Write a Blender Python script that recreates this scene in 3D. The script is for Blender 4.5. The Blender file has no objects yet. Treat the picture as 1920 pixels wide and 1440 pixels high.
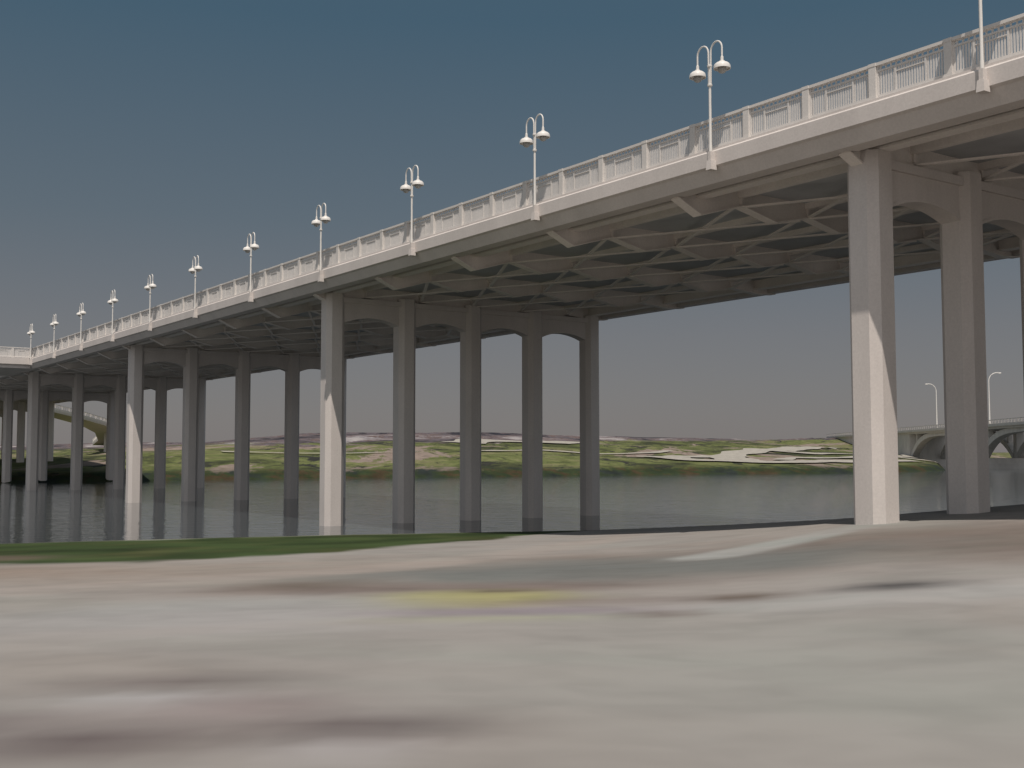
import bpy, bmesh, math, random
import numpy as np
from mathutils import Vector, Matrix, noise as mnoise
random.seed(4)
scene=bpy.context.scene
COL=scene.collection
scene.view_settings.view_transform='Standard'
scene.view_settings.look='None'
scene.view_settings.exposure=0

# ------------------------------------------------------------ helpers
class MB:
    def __init__(s): s.v=[]; s.f=[]
    def add(s,vs,fs):
        o=len(s.v); s.v+=[tuple(p) for p in vs]; s.f+=[tuple(i+o for i in f) for f in fs]
    def box(s,x0,x1,y0,y1,z0,z1):
        s.add([(x0,y0,z0),(x1,y0,z0),(x1,y1,z0),(x0,y1,z0),(x0,y0,z1),(x1,y0,z1),(x1,y1,z1),(x0,y1,z1)],
              [(0,3,2,1),(4,5,6,7),(0,1,5,4),(1,2,6,5),(2,3,7,6),(3,0,4,7)])
    def prism_y(s,poly,y0,y1):
        n=len(poly)
        s.add([(x,y0,z) for x,z in poly]+[(x,y1,z) for x,z in poly],
              [tuple(range(n)),tuple(range(2*n-1,n-1,-1))]+[(i,(i+1)%n,n+(i+1)%n,n+i) for i in range(n)])
    def prism_z(s,poly,z0,z1):
        n=len(poly)
        s.add([(x,y,z0) for x,y in poly]+[(x,y,z1) for x,y in poly],
              [tuple(range(n-1,-1,-1)),tuple(range(n,2*n))]+[(i,(i+1)%n,n+(i+1)%n,n+i) for i in range(n)])
    def band(s,top,bot,y0,y1):
        n=len(top)
        for i in range(n-1):
            a,b,c,d=bot[i],bot[i+1],top[i+1],top[i]
            s.add([(a[0],y0,a[1]),(b[0],y0,b[1]),(c[0],y0,c[1]),(d[0],y0,d[1]),
                   (a[0],y1,a[1]),(b[0],y1,b[1]),(c[0],y1,c[1]),(d[0],y1,d[1])],
                  [(0,1,2,3),(7,6,5,4),(0,4,5,1),(3,2,6,7)]+([(0,3,7,4)] if i==0 else [])+([(1,5,6,2)] if i==n-2 else []))
    def tube(s,pts,r,n=8):
        pts=[Vector(p) for p in pts]; rings=[]
        for i,p in enumerate(pts):
            t=(pts[min(i+1,len(pts)-1)]-pts[max(i-1,0)]).normalized()
            a=Vector((1,0,0)) if abs(t.x)<.8 else Vector((0,1,0))
            u=t.cross(a).normalized(); w=t.cross(u)
            rr=r[i] if isinstance(r,(list,tuple)) else r
            rings.append([p+(u*math.cos(2*math.pi*k/n)+w*math.sin(2*math.pi*k/n))*rr for k in range(n)])
        vs=[q for R in rings for q in R]; fs=[]
        for i in range(len(pts)-1):
            for k in range(n):
                fs.append((i*n+k,i*n+(k+1)%n,(i+1)*n+(k+1)%n,(i+1)*n+k))
        fs.append(tuple(range(n-1,-1,-1))); fs.append(tuple(range((len(pts)-1)*n,len(pts)*n)))
        s.add(vs,fs)
    def lathe(s,prof,c=(0,0,0),n=20):
        vs=[];fs=[]
        for r,z in prof:
            for k in range(n):
                a=2*math.pi*k/n; vs.append((c[0]+r*math.cos(a),c[1]+r*math.sin(a),c[2]+z))
        for i in range(len(prof)-1):
            for k in range(n):
                fs.append((i*n+k,i*n+(k+1)%n,(i+1)*n+(k+1)%n,(i+1)*n+k))
        fs.append(tuple(range(n-1,-1,-1))); fs.append(tuple(range((len(prof)-1)*n,len(prof)*n)))
        s.add(vs,fs)
    def mesh(s,name,mat,smooth=False):
        me=bpy.data.meshes.new(name); me.from_pydata(s.v,[],s.f)
        bm=bmesh.new(); bm.from_mesh(me); bmesh.ops.recalc_face_normals(bm,faces=bm.faces); bm.to_mesh(me); bm.free()
        me.materials.append(mat)
        if smooth:
            me.shade_smooth(); me.set_sharp_from_angle(angle=math.radians(38))
        return me

def obj(name,me,parent=None,loc=(0,0,0),rotz=0,**props):
    o=bpy.data.objects.new(name,me); COL.objects.link(o)
    o.location=loc; o.rotation_euler=(0,0,rotz)
    if parent: o.parent=parent
    for k,v in props.items(): o[k]=v
    return o

def sm(a,b,x):
    t=np.clip((x-a)/(b-a),0,1); return t*t*(3-2*t)

# ------------------------------------------------------------ materials
def newmat(name):
    m=bpy.data.materials.new(name); m.use_nodes=True
    nt=m.node_tree; b=nt.nodes['Principled BSDF']; return m,nt,b
def N(nt,t,**k):
    n=nt.nodes.new(t)
    for a,b in k.items(): setattr(n,a,b)
    return n
def noise_node(nt,vec,scale,detail=4,rough=.55,dist=0):
    n=N(nt,'ShaderNodeTexNoise'); n.inputs['Scale'].default_value=scale; n.inputs['Detail'].default_value=detail
    n.inputs['Roughness'].default_value=rough; n.inputs['Distortion'].default_value=dist
    nt.links.new(vec,n.inputs['Vector']); return n
def ramp(nt,fac,stops,interp='LINEAR'):
    r=N(nt,'ShaderNodeValToRGB'); r.color_ramp.interpolation=interp
    e=r.color_ramp.elements
    while len(e)<len(stops): e.new(.5)
    for i,(p,c) in enumerate(stops):
        e[i].position=p; e[i].color=(c[0],c[1],c[2],1) if not isinstance(c,(int,float)) else (c,c,c,1)
    nt.links.new(fac,r.inputs['Fac']); return r
def mix(nt,fac,a,b,mode='MIX'):
    m=N(nt,'ShaderNodeMix',data_type='RGBA',blend_type=mode)
    for s,v in ((m.inputs[0],fac),(m.inputs[6],a),(m.inputs[7],b)):
        if hasattr(v,'links') : nt.links.new(v,s)
        elif isinstance(v,(int,float)): s.default_value=v
        else: s.default_value=(v[0],v[1],v[2],1)
    return m.outputs[2]
def mapped(nt,scale=(1,1,1)):
    g=N(nt,'ShaderNodeNewGeometry'); mp=N(nt,'ShaderNodeMapping'); mp.inputs['Scale'].default_value=scale
    nt.links.new(g.outputs['Position'],mp.inputs['Vector']); return mp.outputs['Vector']

def concrete(name,c,var=.12,rough=.75,speck=.06):
    m,nt,b=newmat(name)
    n1=noise_node(nt,mapped(nt,(1,1,.35)),.7,5,.6)
    n2=noise_node(nt,mapped(nt,(1,1,1)),14,3,.7)
    d=[x*(1-var*1.6) for x in c]; l=[min(1,x*(1+var*.6)) for x in c]
    r=ramp(nt,n1.outputs['Fac'],[(.3,d),(.7,l)])
    r2=ramp(nt,n2.outputs['Fac'],[(.3,1-speck*2),(.7,1.0)])
    c1=mix(nt,1.0,r.outputs['Color'],r2.outputs['Color'],'MULTIPLY')
    nt.links.new(c1,b.inputs['Base Color'])
    b.inputs['Roughness'].default_value=rough
    b.inputs['Specular IOR Level'].default_value=.25
    bp=N(nt,'ShaderNodeBump'); bp.inputs['Strength'].default_value=.12; bp.inputs['Distance'].default_value=.02
    nt.links.new(n2.outputs['Fac'],bp.inputs['Height']); nt.links.new(bp.outputs['Normal'],b.inputs['Normal'])
    return m
M_CONC=concrete('painted_concrete',(.62,.57,.535),.06)
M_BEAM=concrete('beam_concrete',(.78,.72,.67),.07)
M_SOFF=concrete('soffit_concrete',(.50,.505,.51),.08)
M_ROAD=concrete('deck_top',(.16,.16,.16),.1)
M_RAIL=concrete('railing_paint',(.66,.625,.59),.05,.5)
M_PANEL=concrete('railing_panel_paint',(.66,.63,.60),.05,.5)
M_LAMP=concrete('lamp_paint',(.68,.655,.62),.04,.4,.02)
M_FAR=concrete('distant_concrete',(.62,.59,.55),.1)
mg,nt,b=newmat('frosted_globe'); b.inputs['Base Color'].default_value=(.34,.335,.32,1); b.inputs['Roughness'].default_value=.25
M_GLOBE=mg

# water : small wind ripples, fading calmer reflections of the bank
M_WATER,nt,b=newmat('water_surface')
b.inputs['Base Color'].default_value=(.050,.060,.066,1); b.inputs['Roughness'].default_value=.02; b.inputs['IOR'].default_value=1.42
w1=noise_node(nt,mapped(nt,(.55,.85,1)),1.25,4,.6,.5); w2=noise_node(nt,mapped(nt,(.25,.5,1)),.35,3,.6,.3)
mm=N(nt,'ShaderNodeMath',operation='MULTIPLY_ADD'); mm.inputs[1].default_value=.5
nt.links.new(w2.outputs['Fac'],mm.inputs[0]); nt.links.new(w1.outputs['Fac'],mm.inputs[2])
bp=N(nt,'ShaderNodeBump'); bp.inputs['Strength'].default_value=1.0; bp.inputs['Distance'].default_value=.030
nt.links.new(mm.outputs[0],bp.inputs['Height']); nt.links.new(bp.outputs['Normal'],b.inputs['Normal'])

# near ground: vertex colour + soft noise
M_GROUND,nt,b=newmat('ground_surface')
at=N(nt,'ShaderNodeVertexColor',layer_name='tint')
n1=noise_node(nt,mapped(nt,(.35,.5,.4)),.9,3,.45,.8)
n2=noise_node(nt,mapped(nt,(.5,.7,.4)),2.2,2,.4,.6)
n3=noise_node(nt,mapped(nt,(.3,.45,.4)),.55,2,.5,1.0)
hue=ramp(nt,n3.outputs['Fac'],[(.3,(.97,1.0,.99)),(.5,(1,1,1)),(.7,(1.0,.98,.965))])
val=ramp(nt,n1.outputs['Fac'],[(.28,.85),(.5,.98),(.72,1.02)])
val2=ramp(nt,n2.outputs['Fac'],[(.3,.92),(.6,1.0)])
c=mix(nt,1,at.outputs['Color'],hue.outputs['Color'],'MULTIPLY')
c=mix(nt,1,c,val.outputs['Color'],'MULTIPLY'); c=mix(nt,1,c,val2.outputs['Color'],'MULTIPLY')
nt.links.new(c,b.inputs['Base Color']); b.inputs['Roughness'].default_value=.9; b.inputs['Specular IOR Level'].default_value=.1

# far hillside
M_HILL,nt,b=newmat('hillside_surface')
n1=noise_node(nt,mapped(nt,(1,.55,1)),.050,8,.72,.8)
n2=noise_node(nt,mapped(nt,(1,.40,1)),.11,7,.75,1.2)
n3=noise_node(nt,mapped(nt,(.9,.35,1)),.032,7,.68,1.5)
n4=noise_node(nt,mapped(nt,(1,.5,1)),.5,4,.7)
green=ramp(nt,n1.outputs['Fac'],[(.34,(.030,.034,.022)),(.43,(.070,.078,.034)),(.50,(.125,.145,.052)),(.57,(.165,.170,.075)),(.66,(.20,.16,.115))])
dark=ramp(nt,n2.outputs['Fac'],[(.41,1.0),(.46,0.0)])
c=mix(nt,dark.outputs['Color'],green.outputs['Color'],(.034,.034,.030))
tan=ramp(nt,n3.outputs['Fac'],[(.545,0.0),(.575,1.0)])
c=mix(nt,tan.outputs['Color'],c,(.25,.20,.168))
g=N(nt,'ShaderNodeNewGeometry'); sx=N(nt,'ShaderNodeSeparateXYZ'); nt.links.new(g.outputs['Position'],sx.inputs[0])
n5=noise_node(nt,mapped(nt,(.45,.18,1)),.09,6,.75,.6)
town=ramp(nt,n5.outputs['Fac'],[(.40,(.030,.030,.038)),(.45,(.08,.067,.070)),(.49,(.14,.122,.135)),(.53,(.12,.08,.068)),(.57,(.22,.20,.21)),(.63,(.36,.33,.32))])
m1=N(nt,'ShaderNodeMath',operation='MULTIPLY_ADD'); m1.inputs[1].default_value=-.018
nt.links.new(sx.outputs['X'],m1.inputs[0]); nt.links.new(sx.outputs['Z'],m1.inputs[2])
ma=N(nt,'ShaderNodeMath',operation='MULTIPLY_ADD'); ma.inputs[1].default_value=8.0
nt.links.new(n3.outputs['Fac'],ma.inputs[0]); nt.links.new(m1.outputs[0],ma.inputs[2])
mr=N(nt,'ShaderNodeMapRange'); mr.inputs['From Min'].default_value=11.4; mr.inputs['From Max'].default_value=12.0
nt.links.new(ma.outputs[0],mr.inputs['Value'])
c=mix(nt,mr.outputs[0],c,town.outputs['Color'])
n6=noise_node(nt,mapped(nt,(1,1,1)),.12,5,.7)
bank=ramp(nt,n6.outputs['Fac'],[(.38,(.024,.030,.028)),(.5,(.032,.046,.020)),(.60,(.062,.042,.024)),(.68,(.030,.044,.020))])
mzb=N(nt,'ShaderNodeMath',operation='MULTIPLY_ADD'); mzb.inputs[1].default_value=-2.4
nt.links.new(n4.outputs['Fac'],mzb.inputs[0]); nt.links.new(sx.outputs['Z'],mzb.inputs[2])
mb=N(nt,'ShaderNodeMapRange'); mb.inputs['From Min'].default_value=-.2; mb.inputs['From Max'].default_value=.5
nt.links.new(mzb.outputs[0],mb.inputs['Value'])
c=mix(nt,mb.outputs[0],bank.outputs['Color'],c)
v4=ramp(nt,n4.outputs['Fac'],[(.35,.62),(.65,1.0)])
c=mix(nt,1,c,v4.outputs['Color'],'MULTIPLY')
nt.links.new(c,b.inputs['Base Color']); b.inputs['Roughness'].default_value=.95; b.inputs['Specular IOR Level'].default_value=.1

M_PATH=concrete('path_gravel',(.37,.345,.30),.2,.9,.08)

# ------------------------------------------------------------ terrain functions
RR=[-.9,-.448,-.168,.059,.208,.3,.448,.9]
VE=[44,52,57,56,45,39,41,41]
DE=[4.1,4.1,4.08,3.77,2.76,2.19,1.82,1.5]
D0=[1.5,1.5,1.5,1.55,1.75,1.85,1.9,1.9]
def near_h(u,v):
    r=u/np.maximum(v,8)
    ve=np.interp(r,RR,VE); de=np.interp(r,RR,DE); d0=np.interp(r,RR,D0)
    t=np.clip(v/ve,-.5,1.0)
    D=d0+(de-d0)*t+6*sm(0,14,v-ve)
    return np.maximum(4.1-D,-3)
SU=[-3000,-400,-200,-70,-31,4,36,71,104,150,200,600,3000]
SV=[420,260,200,158,186,204,225,237,274,400,520,900,1200]
def far_h1(u,v):
    vf=float(np.interp(u,SU,SV)); t=v-vf
    H=float(np.interp(u,[-300,-115,-75,0,60,130,165,190,300],[7,8.2,11.6,12.2,11.3,10.8,10.4,6,4.5]))
    L=float(np.interp(u,[112,150],[260,95]))
    if t<0: return max(-3,t*.25)
    h=min(t/5,1)*1.3
    if t>5: h+=(H-1.3)*min((t-5)/L,1)**.95
    a=min(1,t/40)
    h+=a*.8*mnoise.noise(Vector((u/45,v/45,0)))+a*.25*mnoise.noise(Vector((u/13,v/13,3)))
    if t>265: h+=1.2*mnoise.noise(Vector((u/60,v/150,7)))
    return h

# near ground (finer where the shore and pavement patches are)
us=np.concatenate([-np.geomspace(420,74,16),np.arange(-70,90.01,.4),np.geomspace(94,420,16)])
vs=np.concatenate([-np.geomspace(420,44,16),np.arange(-40,64.01,.4)])
U,V=np.meshgrid(us,vs); Z=near_h(U,V)
nu,nv=len(us),len(vs)
verts=np.stack([U.ravel(),V.ravel(),Z.ravel()],1)
I=np.arange(nu*nv).reshape(nv,nu)
faces=np.stack([I[:-1,:-1].ravel(),I[:-1,1:].ravel(),I[1:,1:].ravel(),I[1:,:-1].ravel()],1)
me=bpy.data.meshes.new('ground'); me.from_pydata(verts.tolist(),[],faces.tolist()); me.materials.append(M_GROUND); me.shade_smooth()
C=np.zeros((nu*nv,3)); C[:]=(.255,.240,.224)
u=verts[:,0]; v=verts[:,1]
WN=np.array([mnoise.noise(Vector((a/3.5,b_/6,0)))+.5*mnoise.noise(Vector((a/1.3,b_/2.2,5))) if abs(a)<70 and 0<b_<64 else 0 for a,b_ in zip(u.tolist(),v.tolist())])
WM=np.array([mnoise.noise(Vector((a/3.1+40,b_/4,2))) if abs(a)<70 and 0<b_<64 else 0 for a,b_ in zip(u.tolist(),v.tolist())])
def splat(cu,cv,ru,rv,col,a=1.0,p=2.0,rot=0):
    global C
    du=(u-cu)+WN*ru*.3; dv=(v-cv)+WM*rv*.4
    w=a*np.exp(-(((du/ru)**2+(dv/rv)**2)**(p/2)))
    C=C*(1-w[:,None])+np.array(col)*.82*w[:,None]
def line(pts,wd,col,a=1.0):
    global C
    best=np.full(len(u),1e9)
    for (a0,b0),(a1,b1) in zip(pts[:-1],pts[1:]):
        d=np.array([a1-a0,b1-b0]); L=d@d
        t=np.clip(((u-a0)*d[0]+(v-b0)*d[1])/L,0,1)
        best=np.minimum(best,np.hypot(u-a0-t*d[0],v-b0-t*d[1]))
    w=a*(1-sm(wd*.5,wd*1.3,best+WN*.12)); C=C*(1-w[:,None])+np.array(col)*.82*w[:,None]
splat(-7,27,12,6,(.285,.245,.21),.7)
splat(-17,27.5,6,3,(.24,.165,.12),.85)
splat(9.5,27,8.5,5.5,(.18,.145,.125),.85,3)
splat(13,22,6,3,(.17,.137,.118),.7,3)
splat(2.0,25.0,6.5,3.8,(.155,.162,.155),.95,4)
splat(-1,20.6,4.4,1.5,(.19,.155,.14),.9,3)
splat(-3.9,21.8,1.3,1.4,(.14,.115,.095),.85,2)
splat(-.6,18.2,1.8,1.7,(.34,.325,.16),1,4)
splat(-.2,19.6,.7,.4,(.12,.10,.08),.85,2)
splat(.9,17.3,1.6,.6,(.18,.14,.13),.6,2)
splat(.2,16.0,2.4,.55,(.25,.20,.24),.9,3)
splat(-.5,15.1,1.7,.4,(.33,.34,.22),.6,2)
splat(2.4,16.9,1.2,.8,(.19,.155,.14),.7,2)
splat(8,16.0,7,1.4,(.355,.348,.335),.85,3)
splat(5.6,17.2,.9,.6,(.07,.067,.068),.95,2)
splat(3.45,17.2,.6,.5,(.13,.10,.08),.9,2)
splat(2.1,15.3,.6,.4,(.17,.13,.12),.85,2)
splat(3.4,10.5,3.5,3.2,(.300,.300,.278),.7,3)
splat(-4.5,16,3.5,2.5,(.340,.328,.322),.8,3)
splat(-2.9,9.9,1.1,.5,(.15,.125,.12),.8,2)
splat(-2.0,8.7,1.0,.7,(.25,.20,.20),.6,2)
splat(-.9,7.9,.9,.5,(.12,.10,.10),.9,2)
splat(-3.0,9.1,.6,.3,(.41,.395,.395),.85,2)
splat(-1.0,7.1,.5,.35,(.41,.395,.395),.85,2)
splat(-2.8,7.5,.9,.55,(.13,.105,.105),.9,2)
splat(-3.9,8.2,.8,.4,(.15,.125,.125),.8,2)
line([(-17,19),(-9,21.5),(-3,27),(1,36),(5,46)],1.2,(.35,.31,.28),.6)
line([(4.6,27.2),(11.6,35.5)],1.0,(.34,.345,.33),.9)
splat(9,37,3.5,1.6,(.32,.295,.27),.7,3)
splat(22,34,14,4,(.31,.285,.26),.7,3)
VEv=np.interp(u/np.maximum(v,8),RR,VE)
gm=sm(30.3,32.7,v+WN*2.2-np.maximum(0,u+9)*1.9)*(1-sm(2.5,6,u))
gm*=1-sm(VEv-1,VEv+1,v+WM*2)*.5
gcol=np.array((.034,.052,.018))[None,:]*(1+.6*WM[:,None])+np.array((.03,.02,.01))[None,:]*np.clip(WN,0,1)[:,None]
C=C*(1-gm[:,None])+gcol*gm[:,None]
splat(-18,36,3.5,2.4,(.15,.115,.09),.8,3)
C=np.clip(C,0.01,1)
ca=me.color_attributes.new('tint','FLOAT_COLOR','POINT')
ca.data.foreach_set('color',np.concatenate([C,np.ones((len(C),1))],1).astype(np.float32).ravel())
obj('ground',me,kind='structure')

# far hillside
uu=np.concatenate([-np.geomspace(3000,160,14),np.arange(-150,230,3.5),np.geomspace(240,3000,14)])
tt=np.concatenate([[-14,-8,-4,-2,0,1,2,3,4,5,6,8],np.arange(11,300,5),np.geomspace(305,3500,24)])
vv=[];ff=[]
for i,a in enumerate(uu):
    vf=float(np.interp(a,SU,SV))+3.0*mnoise.noise(Vector((a/14,0,0)))+1.2*mnoise.noise(Vector((a/5,3,0)))
    for t in tt: vv.append((float(a),vf+float(t),far_h1(float(a),vf+float(t))))
nT=len(tt)
for i in range(len(uu)-1):
    for j in range(nT-1):
        ff.append((i*nT+j,(i+1)*nT+j,(i+1)*nT+j+1,i*nT+j+1))
me=bpy.data.meshes.new('hillside'); me.from_pydata(vv,[],ff); me.materials.append(M_HILL); me.shade_smooth()
obj('hillside',me,kind='structure')

# paths
def catmull(P,n=10):
    out=[]; Q=[P[0]]+P+[P[-1]]
    for i in range(1,len(Q)-2):
        p0,p1,p2,p3=[np.array(q,float) for q in Q[i-1:i+3]]
        for k in range(n):
            t=k/n; out.append(.5*((2*p1)+(-p0+p2)*t+(2*p0-5*p1+4*p2-p3)*t*t+(-p0+3*p1-3*p2+p3)*t**3))
    out.append(np.array(P[-1],float)); return out
def path(P,wd):
    pts=catmull(P); vs_=[];fs=[]
    for i,p in enumerate(pts):
        d=pts[min(i+1,len(pts)-1)]-pts[max(i-1,0)]; d/=np.linalg.norm(d)+1e-9; nrm=np.array([-d[1],d[0]])
        w=wd*(1+.5*mnoise.noise(Vector((p[0]/9,p[1]/9,1))))
        for k in (-1,-.33,.33,1):
            q=p+nrm*w*k*.5; vs_.append((q[0],q[1],far_h1(q[0],q[1])+.3))
    for i in range(len(pts)-1):
        for k in range(3): fs.append((i*4+k,i*4+k+1,i*4+k+5,i*4+k+4))
    m=bpy.data.meshes.new('path'); m.from_pydata(vs_,[],fs); m.materials.append(M_PATH)
    obj('path',m,kind='structure')
path([(34,272),(38,258),(50,256),(52,276),(58,300),(71,325),(96,376),(122,425)],10)
path([(34,272),(44,284),(53,292)],12)
path([(38,258),(57,251),(75,262),(90,282),(108,300)],8)
path([(71,325),(82,318),(96,335),(112,330),(128,345)],7)
path([(62,262),(70,280),(84,292),(96,312)],5)
path([(-8,275),(6,298),(23,290),(43,312)],3.2)
path([(-60,236),(-48,242),(-35,250),(-22,262)],3)
path([(6,335),(10,350),(16,366),(23,380)],22)
path([(-14,325),(-9,345),(-3,362)],14)
path([(108,330),(118,352),(130,372),(136,392)],6)

# water
mbx=MB(); mbx.add([(-3500,-300,0),(3500,-300,0),(3500,2500,0),(-3500,2500,0)],[(0,1,2,3)])
obj('water',mbx.mesh('water',M_WATER),kind='structure')

# ------------------------------------------------------------ main bridge (own frame, turned 35 degrees, grade falling gently away)
R=math.radians(35); GR=.0018; LIFT=.22
bridge=obj('bridge',None,loc=(0,0,LIFT),rotz=R,label="long pale concrete road bridge on tall arched piers over water",category="bridge")
bridge.rotation_euler=(-math.atan(GR),0,R)
B=37.2; Y1=22.1; BAY=B/5; XL=26.86; S=XL/2.708
Y0,YE=-22.0,262.0
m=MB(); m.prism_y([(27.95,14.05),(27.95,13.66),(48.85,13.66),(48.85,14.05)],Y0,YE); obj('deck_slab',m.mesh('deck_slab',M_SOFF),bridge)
m=MB(); m.box(28.5,48.3,Y0,YE,14.053,14.10); obj('road_surface',m.mesh('road_surface',M_ROAD),bridge)
edge=[(27.06,14.04),(27.0,13.98),(27.0,13.50),(27.12,13.44),(27.42,13.04),(28.05,13.04),(28.05,13.30),(27.94,13.34),(27.94,13.62),(28.2,13.645),(28.2,14.14),(27.14,14.14),(27.14,14.04)]
m=MB(); m.prism_y(edge,Y0,YE); eb=m.mesh('edge_beam',M_CONC); obj('edge_beam',eb,bridge)
m=MB(); m.prism_y([(76.8-x,z) for x,z in edge],Y0,YE); obj('edge_beam',m.mesh('edge_beam',M_CONC),bridge)
m=MB(); m.box(27.5,49.3,YE-.8,YE+.8,0,13.03); obj('abutment',m.mesh('abutment',M_CONC),bridge)
# girders
J=[31.0,34.7,38.4,42.1,45.8]
for x in (28.96,47.84):
    m=MB(); m.box(x-.14,x+.14,Y0,YE,13.22,13.67); m.box(x-.26,x+.26,Y0,YE,13.14,13.217)
    obj('girder',m.mesh('girder',M_BEAM),bridge)
for x in J:
    m=MB(); m.box(x-.14,x+.14,Y0,YE,13.42,13.67)
    obj('girder',m.mesh('girder',M_BEAM),bridge)
# floor beams : V-bottomed plates with a slim bottom flange
prof=[(27.8,13.03),(28.9,12.54),(31.0,13.14),(32.85,12.74),(34.7,13.14),(36.55,12.74),(38.4,13.14),(40.25,12.74),(42.1,13.14),(43.95,12.76),(45.8,13.14),(47.9,12.95),(49.3,13.035)]
m=MB()
m.band([(x,13.668) for x,z in prof],prof,-.12,.12)
m.band([(x,z+.001) for x,z in prof],[(x,z-.05) for x,z in prof],-.22,.22)
for x in J: m.box(x-.06,x+.06,-.21,.21,13.145,13.64)
FB=m.mesh('floor_beam',M_BEAM)
nb=int((YE-Y1)//BAY); ys=[Y1+BAY*k for k in range(-5,nb+1)]
for y in ys: obj('floor_beam',FB,bridge,(0,y,0))
# cross bracing per bay
m=MB()
def strut(a,b_,w=.08,t=.03):
    a=Vector(a);b_=Vector(b_);d=(b_-a).normalized();s=Vector((-d.y,d.x,0)).normalized()*w; z=Vector((0,0,t))
    vs_=[a-s-z,a+s-z,b_+s-z,b_-s-z,a-s+z,a+s+z,b_+s+z,b_-s+z]
    m.add(vs_,[(0,3,2,1),(4,5,6,7),(0,1,5,4),(1,2,6,5),(2,3,7,6),(3,0,4,7)])
for i in range(4):
    a,b_=J[i],J[i+1]
    strut((a,.24,13.12),(b_,BAY-.24,13.12))
    strut((b_,.24,13.05),(a,BAY-.24,13.05))
CB=m.mesh('cross_bracing',M_BEAM)
for y in ys[:-1]: obj('cross_bracing',CB,bridge,(0,y,0))
# piers
cols=[28.96,33.68,38.4,43.12,47.84]
m=MB()
hw=.6
m.box(28.96,47.84,-.44,.44,12.66,12.95)
for a,b_ in zip(cols[:-1],cols[1:]):
    xa,xb=a+hw-.03,b_-hw+.03; n=14
    top=[];bot=[]
    for i in range(n+1):
        t=i/n; x=xa+(xb-xa)*t; top.append((x,12.67)); bot.append((x,11.50+.36*(1-(2*t-1)**2)))
    m.band(top,bot,-.33,.33)
    m.band([(x,z+.10) for x,z in bot],[(x,z-.004) for x,z in bot],-.36,.36)
PIER=m.mesh('pier',M_CONC)
h,c_=.58,.26
octa=[(-h+c_,-h),(h-c_,-h),(h,-h+c_),(h,h-c_),(h-c_,h),(-h+c_,h),(-h,h-c_),(-h,-h+c_)]
m=MB(); m.prism_z(octa,-3,13.135)
COLM=m.mesh('column',M_CONC)
for k in range(0,7):
    y=Y1+B*k
    if y>YE: break
    p=obj('pier',PIER,bridge,(0,y,0))
    for x in cols: obj('column',COLM,p,(x,0,0))

# railing
RX=27.36; ZB=14.14
lampY=[S*(n+2.602)-XL*math.tan(R) for n in range(1,13)]
PW=S/4
m=MB()
RY0=lampY[0]+PW/2-PW*10; RY1=128.6
npan=int((RY1-RY0)/PW); RY1=RY0+npan*PW
m.box(RX-.09,RX+.09,RY0,RY1,ZB+1.00,ZB+1.09)
railing=obj('railing',m.mesh('railing',M_RAIL),bridge)
m=MB(); m.box(-.11,.11,-.12,.12,0,1.01); m.box(-.14,.14,-.15,.15,0,.12)
m.box(-.12,.12,-.13,.13,1.01,1.105)
POST=m.mesh('railing_post',M_RAIL)
def panel_mesh(W):
    m=MB(); a,b_=-W/2+.11,W/2-.11
    m.box(-.03,.03,a,b_,.83,.88); m.box(-.035,.035,a,b_,.04,.15)
    n=26
    for i in range(n):
        y=a+(b_-a)*(i+.5)/n
        if i%2==0: m.box(-.018,.018,y-.020,y+.020,.88,1.00)
        m.box(-.010,.010,y-.027,y+.027,.15,.83)
    for yy in (a+.02,b_-.02): m.box(-.035,.035,yy-.03,yy+.03,.15,1.00)
    for yy in (-W*.20,W*.20): m.box(-.034,.034,yy-.03,yy+.03,.15,.83)
    m.box(-.033,.033,-W*.20,W*.20,.68,.71)
    return m.mesh('railing_panel',M_PANEL)
PAN=panel_mesh(PW)
for i in range(npan+1): obj('railing_post',POST,railing,(RX,RY0+i*PW,ZB-.01))
for i in range(npan): obj('railing_panel',PAN,railing,(RX,RY0+(i+.5)*PW,ZB))

# lookout bay by the fourth pier
LY0,LY1,LX=RY1,RY1+14,22.6
m=MB()
m.prism_z([(27.0,LY0-.01),(LX+1,LY0),(LX,LY0+1),(LX,LY1-1),(LX+1,LY1),(27.0,LY1)],13.45,14.141)
m.prism_z([(27.2,LY0+.25),(LX+1.1,LY0+.25),(LX+.25,LY0+1.1),(LX+.25,LY1-1.1),(LX+1.1,LY1-.25),(27.2,LY1-.25)],13.05,13.452)
lk=obj('lookout',m.mesh('lookout',M_CONC),bridge)
def rrun(p0,p1,n):
    d=Vector(p1)-Vector(p0); L=d.length; a=math.atan2(d.y,d.x)-math.pi/2
    mt=MB(); mt.box(-.07,.07,0,L,1.00,1.09)
    obj('handrail',mt.mesh('handrail',M_RAIL),lk,(p0[0],p0[1],ZB),a)
    PLm=panel_mesh(L/n)
    for i in range(n):
        q=Vector(p0)+d*(i+.5)/n; obj('railing_panel',PLm,lk,(q.x,q.y,ZB),a)
        q=Vector(p0)+d*i/n; obj('railing_post',POST,lk,(q.x,q.y,ZB-.01),a)
rrun((27.2,LY0+.22),(LX+1,LY0+.22),2); rrun((LX+.22,LY0+1),(LX+.22,LY1-1),6)
rrun((LX+1,LY1-.22),(27.0,LY1-.22),2)

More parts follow.
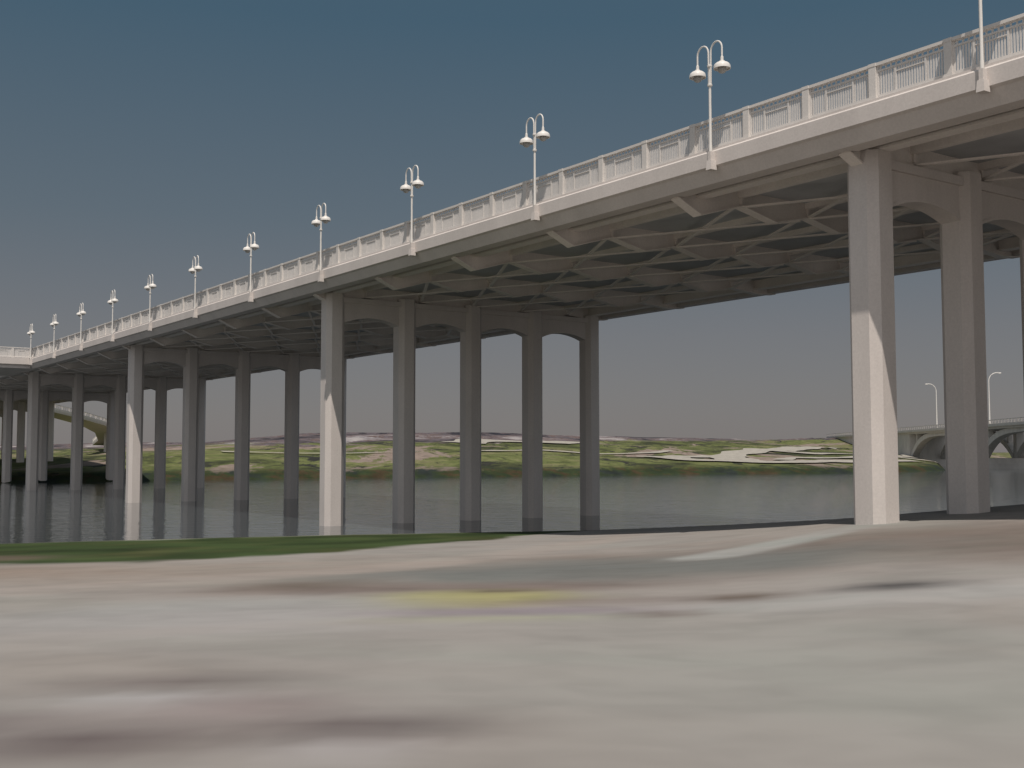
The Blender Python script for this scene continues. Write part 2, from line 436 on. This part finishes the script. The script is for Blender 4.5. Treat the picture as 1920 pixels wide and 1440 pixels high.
# ------------------------------------------------------------ lamps on the bridge
m=MB(); m.add([(-.11,-.12,-.12),(.16,-.12,-.12),(.16,.12,-.12),(-.11,.12,-.12),(-.085,-.10,.20),(.16,-.10,.20),(.16,.10,.20),(-.085,.10,.20)],
   [(0,3,2,1),(4,5,6,7),(0,1,5,4),(1,2,6,5),(2,3,7,6),(3,0,4,7)])
m.box(-.065,.155,-.06,.06,.20,.50)
L_BLOCK=m.mesh('mounting_block',M_CONC)
m=MB(); m.tube([(0,0,.48),(0,0,.70),(0,0,.76),(0,0,2.0),(0,0,3.3),(0,0,3.45)],[.060,.056,.048,.046,.043,.04],10)
for z in (2.75,3.4): m.lathe([(.05,-.05),(.085,-.03),(.085,.03),(.05,.05)],(0,0,z),10)
L_POLE=m.mesh('pole',M_LAMP,True)
pts=[(0,.045,2.75),(0,.05,3.3),(0,.055,3.85)]
for i in range(1,15):
    a=math.pi-math.pi*i/14; pts.append((0,.06+.255+.255*math.cos(a),3.86+.29*math.sin(a)))
pts.append((0,.57,3.50))
m=MB(); m.tube(pts,.030,8); L_ARM=m.mesh('arm',M_LAMP,True)
m=MB(); m.lathe([(.03,3.58),(.05,3.56),(.055,3.42),(.09,3.415),(.10,3.37),(.19,3.35),(.25,3.30),(.28,3.23),(.285,3.15),(.268,3.15),(.255,3.21),(.09,3.23)],(0,.57,0),20)
L_SHADE=m.mesh('lamp_shade',M_LAMP,True)
m=MB(); m.lathe([(.12,3.22),(.15,3.15),(.145,3.09),(.11,3.03),(.05,3.0),(.01,2.99)],(0,.57,0),16); L_GL=m.mesh('lamp_globe',M_GLOBE,True)
cR,sR=math.cos(R),math.sin(R)
def W(x,y): return (x*cR-y*sR,x*sR+y*cR)
for y in lampY:
    wx,wy=W(XL,y)
    L=obj('street_lamp',None,None,(wx,wy,13.45+LIFT-GR*y),R,label="white twin-arm street lamp with hooded shades mounted on bridge edge",category="street lamp",group="twin-arm lamps along the bridge railing")
    obj('mounting_block',L_BLOCK,L); obj('pole',L_POLE,L)
    for rz in (0,math.pi):
        obj('arm',L_ARM,L,rotz=rz); sh=obj('lamp_shade',L_SHADE,L,rotz=rz); obj('lamp_globe',L_GL,sh)

# ------------------------------------------------------------ access ramp behind the bridge
ramp_pts=[(-89,196,14.9),(-87.5,215,13.7),(-87,230,12.7),(-87.5,245,11.7),(-90.5,262,10.4),(-97,282,8.9),(-105,300,7.8)]
rp=obj('access_ramp',None,label="pale concrete ramp descending from bridge to the grassy bank",category="ramp")
def strip(pts,off0,off1,z0,z1,mb):
    vs_=[];fs=[]
    for i,p in enumerate(pts):
        d=Vector(pts[min(i+1,len(pts)-1)])-Vector(pts[max(i-1,0)]); d.z=0; d.normalize(); nx=Vector((-d.y,d.x,0))
        for o,z in ((off0,z0),(off1,z0),(off1,z1),(off0,z1)):
            q=Vector(p)+nx*o; vs_.append((q.x,q.y,p[2]+z))
    for i in range(len(pts)-1):
        for k in range(4): fs.append((i*4+k,i*4+(k+1)%4,i*4+4+(k+1)%4,i*4+4+k))
    fs.append((0,1,2,3)); e=(len(pts)-1)*4; fs.append((e+3,e+2,e+1,e))
    mb.add(vs_,fs)
m=MB(); strip(ramp_pts,0,5,-1.6,-1.2,m); obj('ramp_deck',m.mesh('ramp_deck',M_CONC),rp)
for o in (.1,4.9):
    m=MB(); strip(ramp_pts,o-.08,o+.08,-.15,0,m); strip(ramp_pts,o-.12,o+.12,-1.2,-.75,m)
    for i in range(len(ramp_pts)-1):
        for k in range(14):
            p=Vector(ramp_pts[i]).lerp(Vector(ramp_pts[i+1]),k/14); d=Vector(ramp_pts[i+1])-Vector(ramp_pts[i]); d.z=0; d.normalize()
            q=p+Vector((-d.y,d.x,0))*o; w=.12 if k%3==0 else .06
            m.box(q.x-w,q.x+w,q.y-w,q.y+w,q.z-1.2,q.z-.1)
    obj('ramp_railing',m.mesh('ramp_railing',M_RAIL),rp)
for p in (ramp_pts[1],ramp_pts[4]):
    m=MB(); m.prism_z([(x*1.0+p[0]-2.5,y*1.0+p[1]) for x,y in octa],-1,p[2]-1.55); obj('column',m.mesh('column',M_CONC),rp)

# ------------------------------------------------------------ distant arched bridge
ang=-math.atan2(27,313)
FZ=-1.0
fb=obj('arch_bridge',None,None,(134,313,FZ),ang,label="distant pale concrete arch bridge with open spandrels across the water",category="bridge")
SP=72.0; YA,YB=-SP*3,215.0; HW=6.5
m=MB(); m.box(-HW,HW,YA,YB,11.5,12.5); m.box(-HW-.6,HW+.6,YA,YB,12.1,12.75); obj('deck',m.mesh('deck',M_FAR),fb)
for sx_ in (-1,1):
    m=MB(); x=sx_*(HW+.35)
    m.box(x-.1,x+.1,YA,YB,13.70,13.9); m.box(x-.05,x+.05,YA,YB,13.2,13.26); m.box(x-.06,x+.06,YA,YB,12.75,12.95)
    y=YA
    while y<YB:
        m.box(x-.1,x+.1,y-.12,y+.12,12.75,13.75); y+=2.4
    obj('railing',m.mesh('railing',M_RAIL),fb)
def yprism(mb,top,bot,x0,x1):
    for i in range(len(top)-1):
        a,b_,c2,d=bot[i],bot[i+1],top[i+1],top[i]
        mb.add([(x0,a[0],a[1]),(x0,b_[0],b_[1]),(x0,c2[0],c2[1]),(x0,d[0],d[1]),(x1,a[0],a[1]),(x1,b_[0],b_[1]),(x1,c2[0],c2[1]),(x1,d[0],d[1])],
               [(0,1,2,3),(7,6,5,4),(0,4,5,1),(3,2,6,7),(0,3,7,4),(1,5,6,2)])
m=MB(); m.box(-HW+.2,HW-.2,SP-1,YB-.5,-2,11.505); obj('abutment',m.mesh('abutment',M_FAR),fb)
for k in range(-3,1):
    y0=k*SP
    m=MB(); m.box(-7.5,7.5,y0-4.6,y0+4.6,-3,2.4); m.box(-7,7,y0-3.6,y0+3.6,2.4,3.8)
    for x in (-4.8,4.8): m.box(x-1.0,x+1.0,y0-1.3,y0+1.3,3.8,11.51)
    obj('pier',m.mesh('pier',M_FAR),fb)
    for x in (-4.8,4.8):
        m=MB(); top=[];bot=[]; n=26
        for i in range(n+1):
            t=i/n; s_=abs(2*t-1); zz=4.2+6.8*(1-s_**3.6); th=1.0+.9*s_
            y=y0+1.5+(SP-3)*t; top.append((y,min(zz+th*.5,11.51))); bot.append((y,zz-th*.5))
        yprism(m,top,bot,x-1.1,x+1.1)
        obj('arch_rib',m.mesh('arch_rib',M_FAR),fb)
        for i in (2,24):
            m=MB(); m.box(x-.6,x+.6,bot[i][0]-.5,bot[i][0]+.5,bot[i][1]+.3,11.51)
            obj('spandrel_post',m.mesh('spandrel_post',M_FAR),fb)
def on2(x,y):
    return (134+x*math.cos(ang)-y*math.sin(ang),313+x*math.sin(ang)+y*math.cos(ang))
m=MB(); m.tube([(0,0,0),(0,0,.6),(0,0,.61),(0,0,11.5)],[.28,.26,.18,.12],8); P2=m.mesh('pole',M_LAMP,True)
m=MB(); pp=[(0,0,11.4)]
for i in range(1,9):
    a=math.pi/2*i/8; pp.append((-2.2*(1-math.cos(a)),0,11.4+2.3*math.sin(a)))
pp.append((-2.7,0,13.7)); m.tube(pp,.11,6); A2=m.mesh('arm',M_LAMP,True)
m=MB(); m.lathe([(.05,.12),(.3,.06),(.4,-.08),(.3,-.16),(.05,-.18)],(-3.0,0,13.65),10); H2=m.mesh('lamp_head',M_LAMP,True)
for (yy,rz) in ((-12,math.pi),(37,0.0)):
    wx,wy=on2(-6.6,yy)
    L=obj('street_lamp',None,None,(wx,wy,12.75+FZ),rz,label="tall pale single-arm lamp post standing on the arch bridge",category="street lamp",group="tall lamps on the arch bridge")
    obj('pole',P2,L); obj('arm',A2,L); obj('lamp_head',H2,L)

# ------------------------------------------------------------ light and sky
EL=math.radians(65)
sd=Vector((.023*math.cos(EL),-math.cos(EL),math.sin(EL))).normalized()
sl=bpy.data.lights.new('sun','SUN'); sl.energy=4.0; sl.angle=math.radians(.5); sl.color=(1,.92,.84)
so=bpy.data.objects.new('sun',sl); COL.objects.link(so); so.rotation_euler=sd.to_track_quat('Z','Y').to_euler(); so.location=(0,-50,80)
w=bpy.data.worlds.new('World'); scene.world=w; w.use_nodes=True; nt=w.node_tree
bg=nt.nodes['Background']; sky=nt.nodes.new('ShaderNodeTexSky'); sky.sky_type='NISHITA'; sky.sun_disc=False
sky.sun_elevation=EL; sky.sun_rotation=math.radians(180); sky.air_density=1.0; sky.dust_density=1.0; sky.ozone_density=1.0
tc=nt.nodes.new('ShaderNodeTexCoord'); sz=nt.nodes.new('ShaderNodeSeparateXYZ'); nt.links.new(tc.outputs['Generated'],sz.inputs[0])
# haze tint by elevation
hz=ramp(nt,sz.outputs['Z'],[(0.0,(.200,.182,.183)),(.10,(.165,.162,.170)),(.20,(.108,.136,.158)),(.36,(.055,.106,.147)),(1.0,(.05,.095,.145))])
sk=mix(nt,1.0,sky.outputs[0],(.06,.06,.06),'MULTIPLY')
fin=mix(nt,.85,sk,hz.outputs['Color'])
# broad fill glow added to the unseen sky on the sun's side
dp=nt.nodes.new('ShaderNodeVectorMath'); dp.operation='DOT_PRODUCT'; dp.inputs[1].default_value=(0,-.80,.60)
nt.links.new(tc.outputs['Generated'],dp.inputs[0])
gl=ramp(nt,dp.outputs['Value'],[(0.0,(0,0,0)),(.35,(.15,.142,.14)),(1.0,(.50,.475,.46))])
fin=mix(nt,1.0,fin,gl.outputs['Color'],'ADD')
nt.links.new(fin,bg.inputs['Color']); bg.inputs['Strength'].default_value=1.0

# ------------------------------------------------------------ camera
cam=bpy.data.cameras.new('camera'); cam.lens=40.07; cam.sensor_width=36; cam.clip_end=9000; cam.clip_start=.1
co=bpy.data.objects.new('camera',cam); COL.objects.link(co); co.location=(0,0,4.1)
co.rotation_euler=(math.radians(90)+math.atan(130/2137),0,0)
scene.camera=co
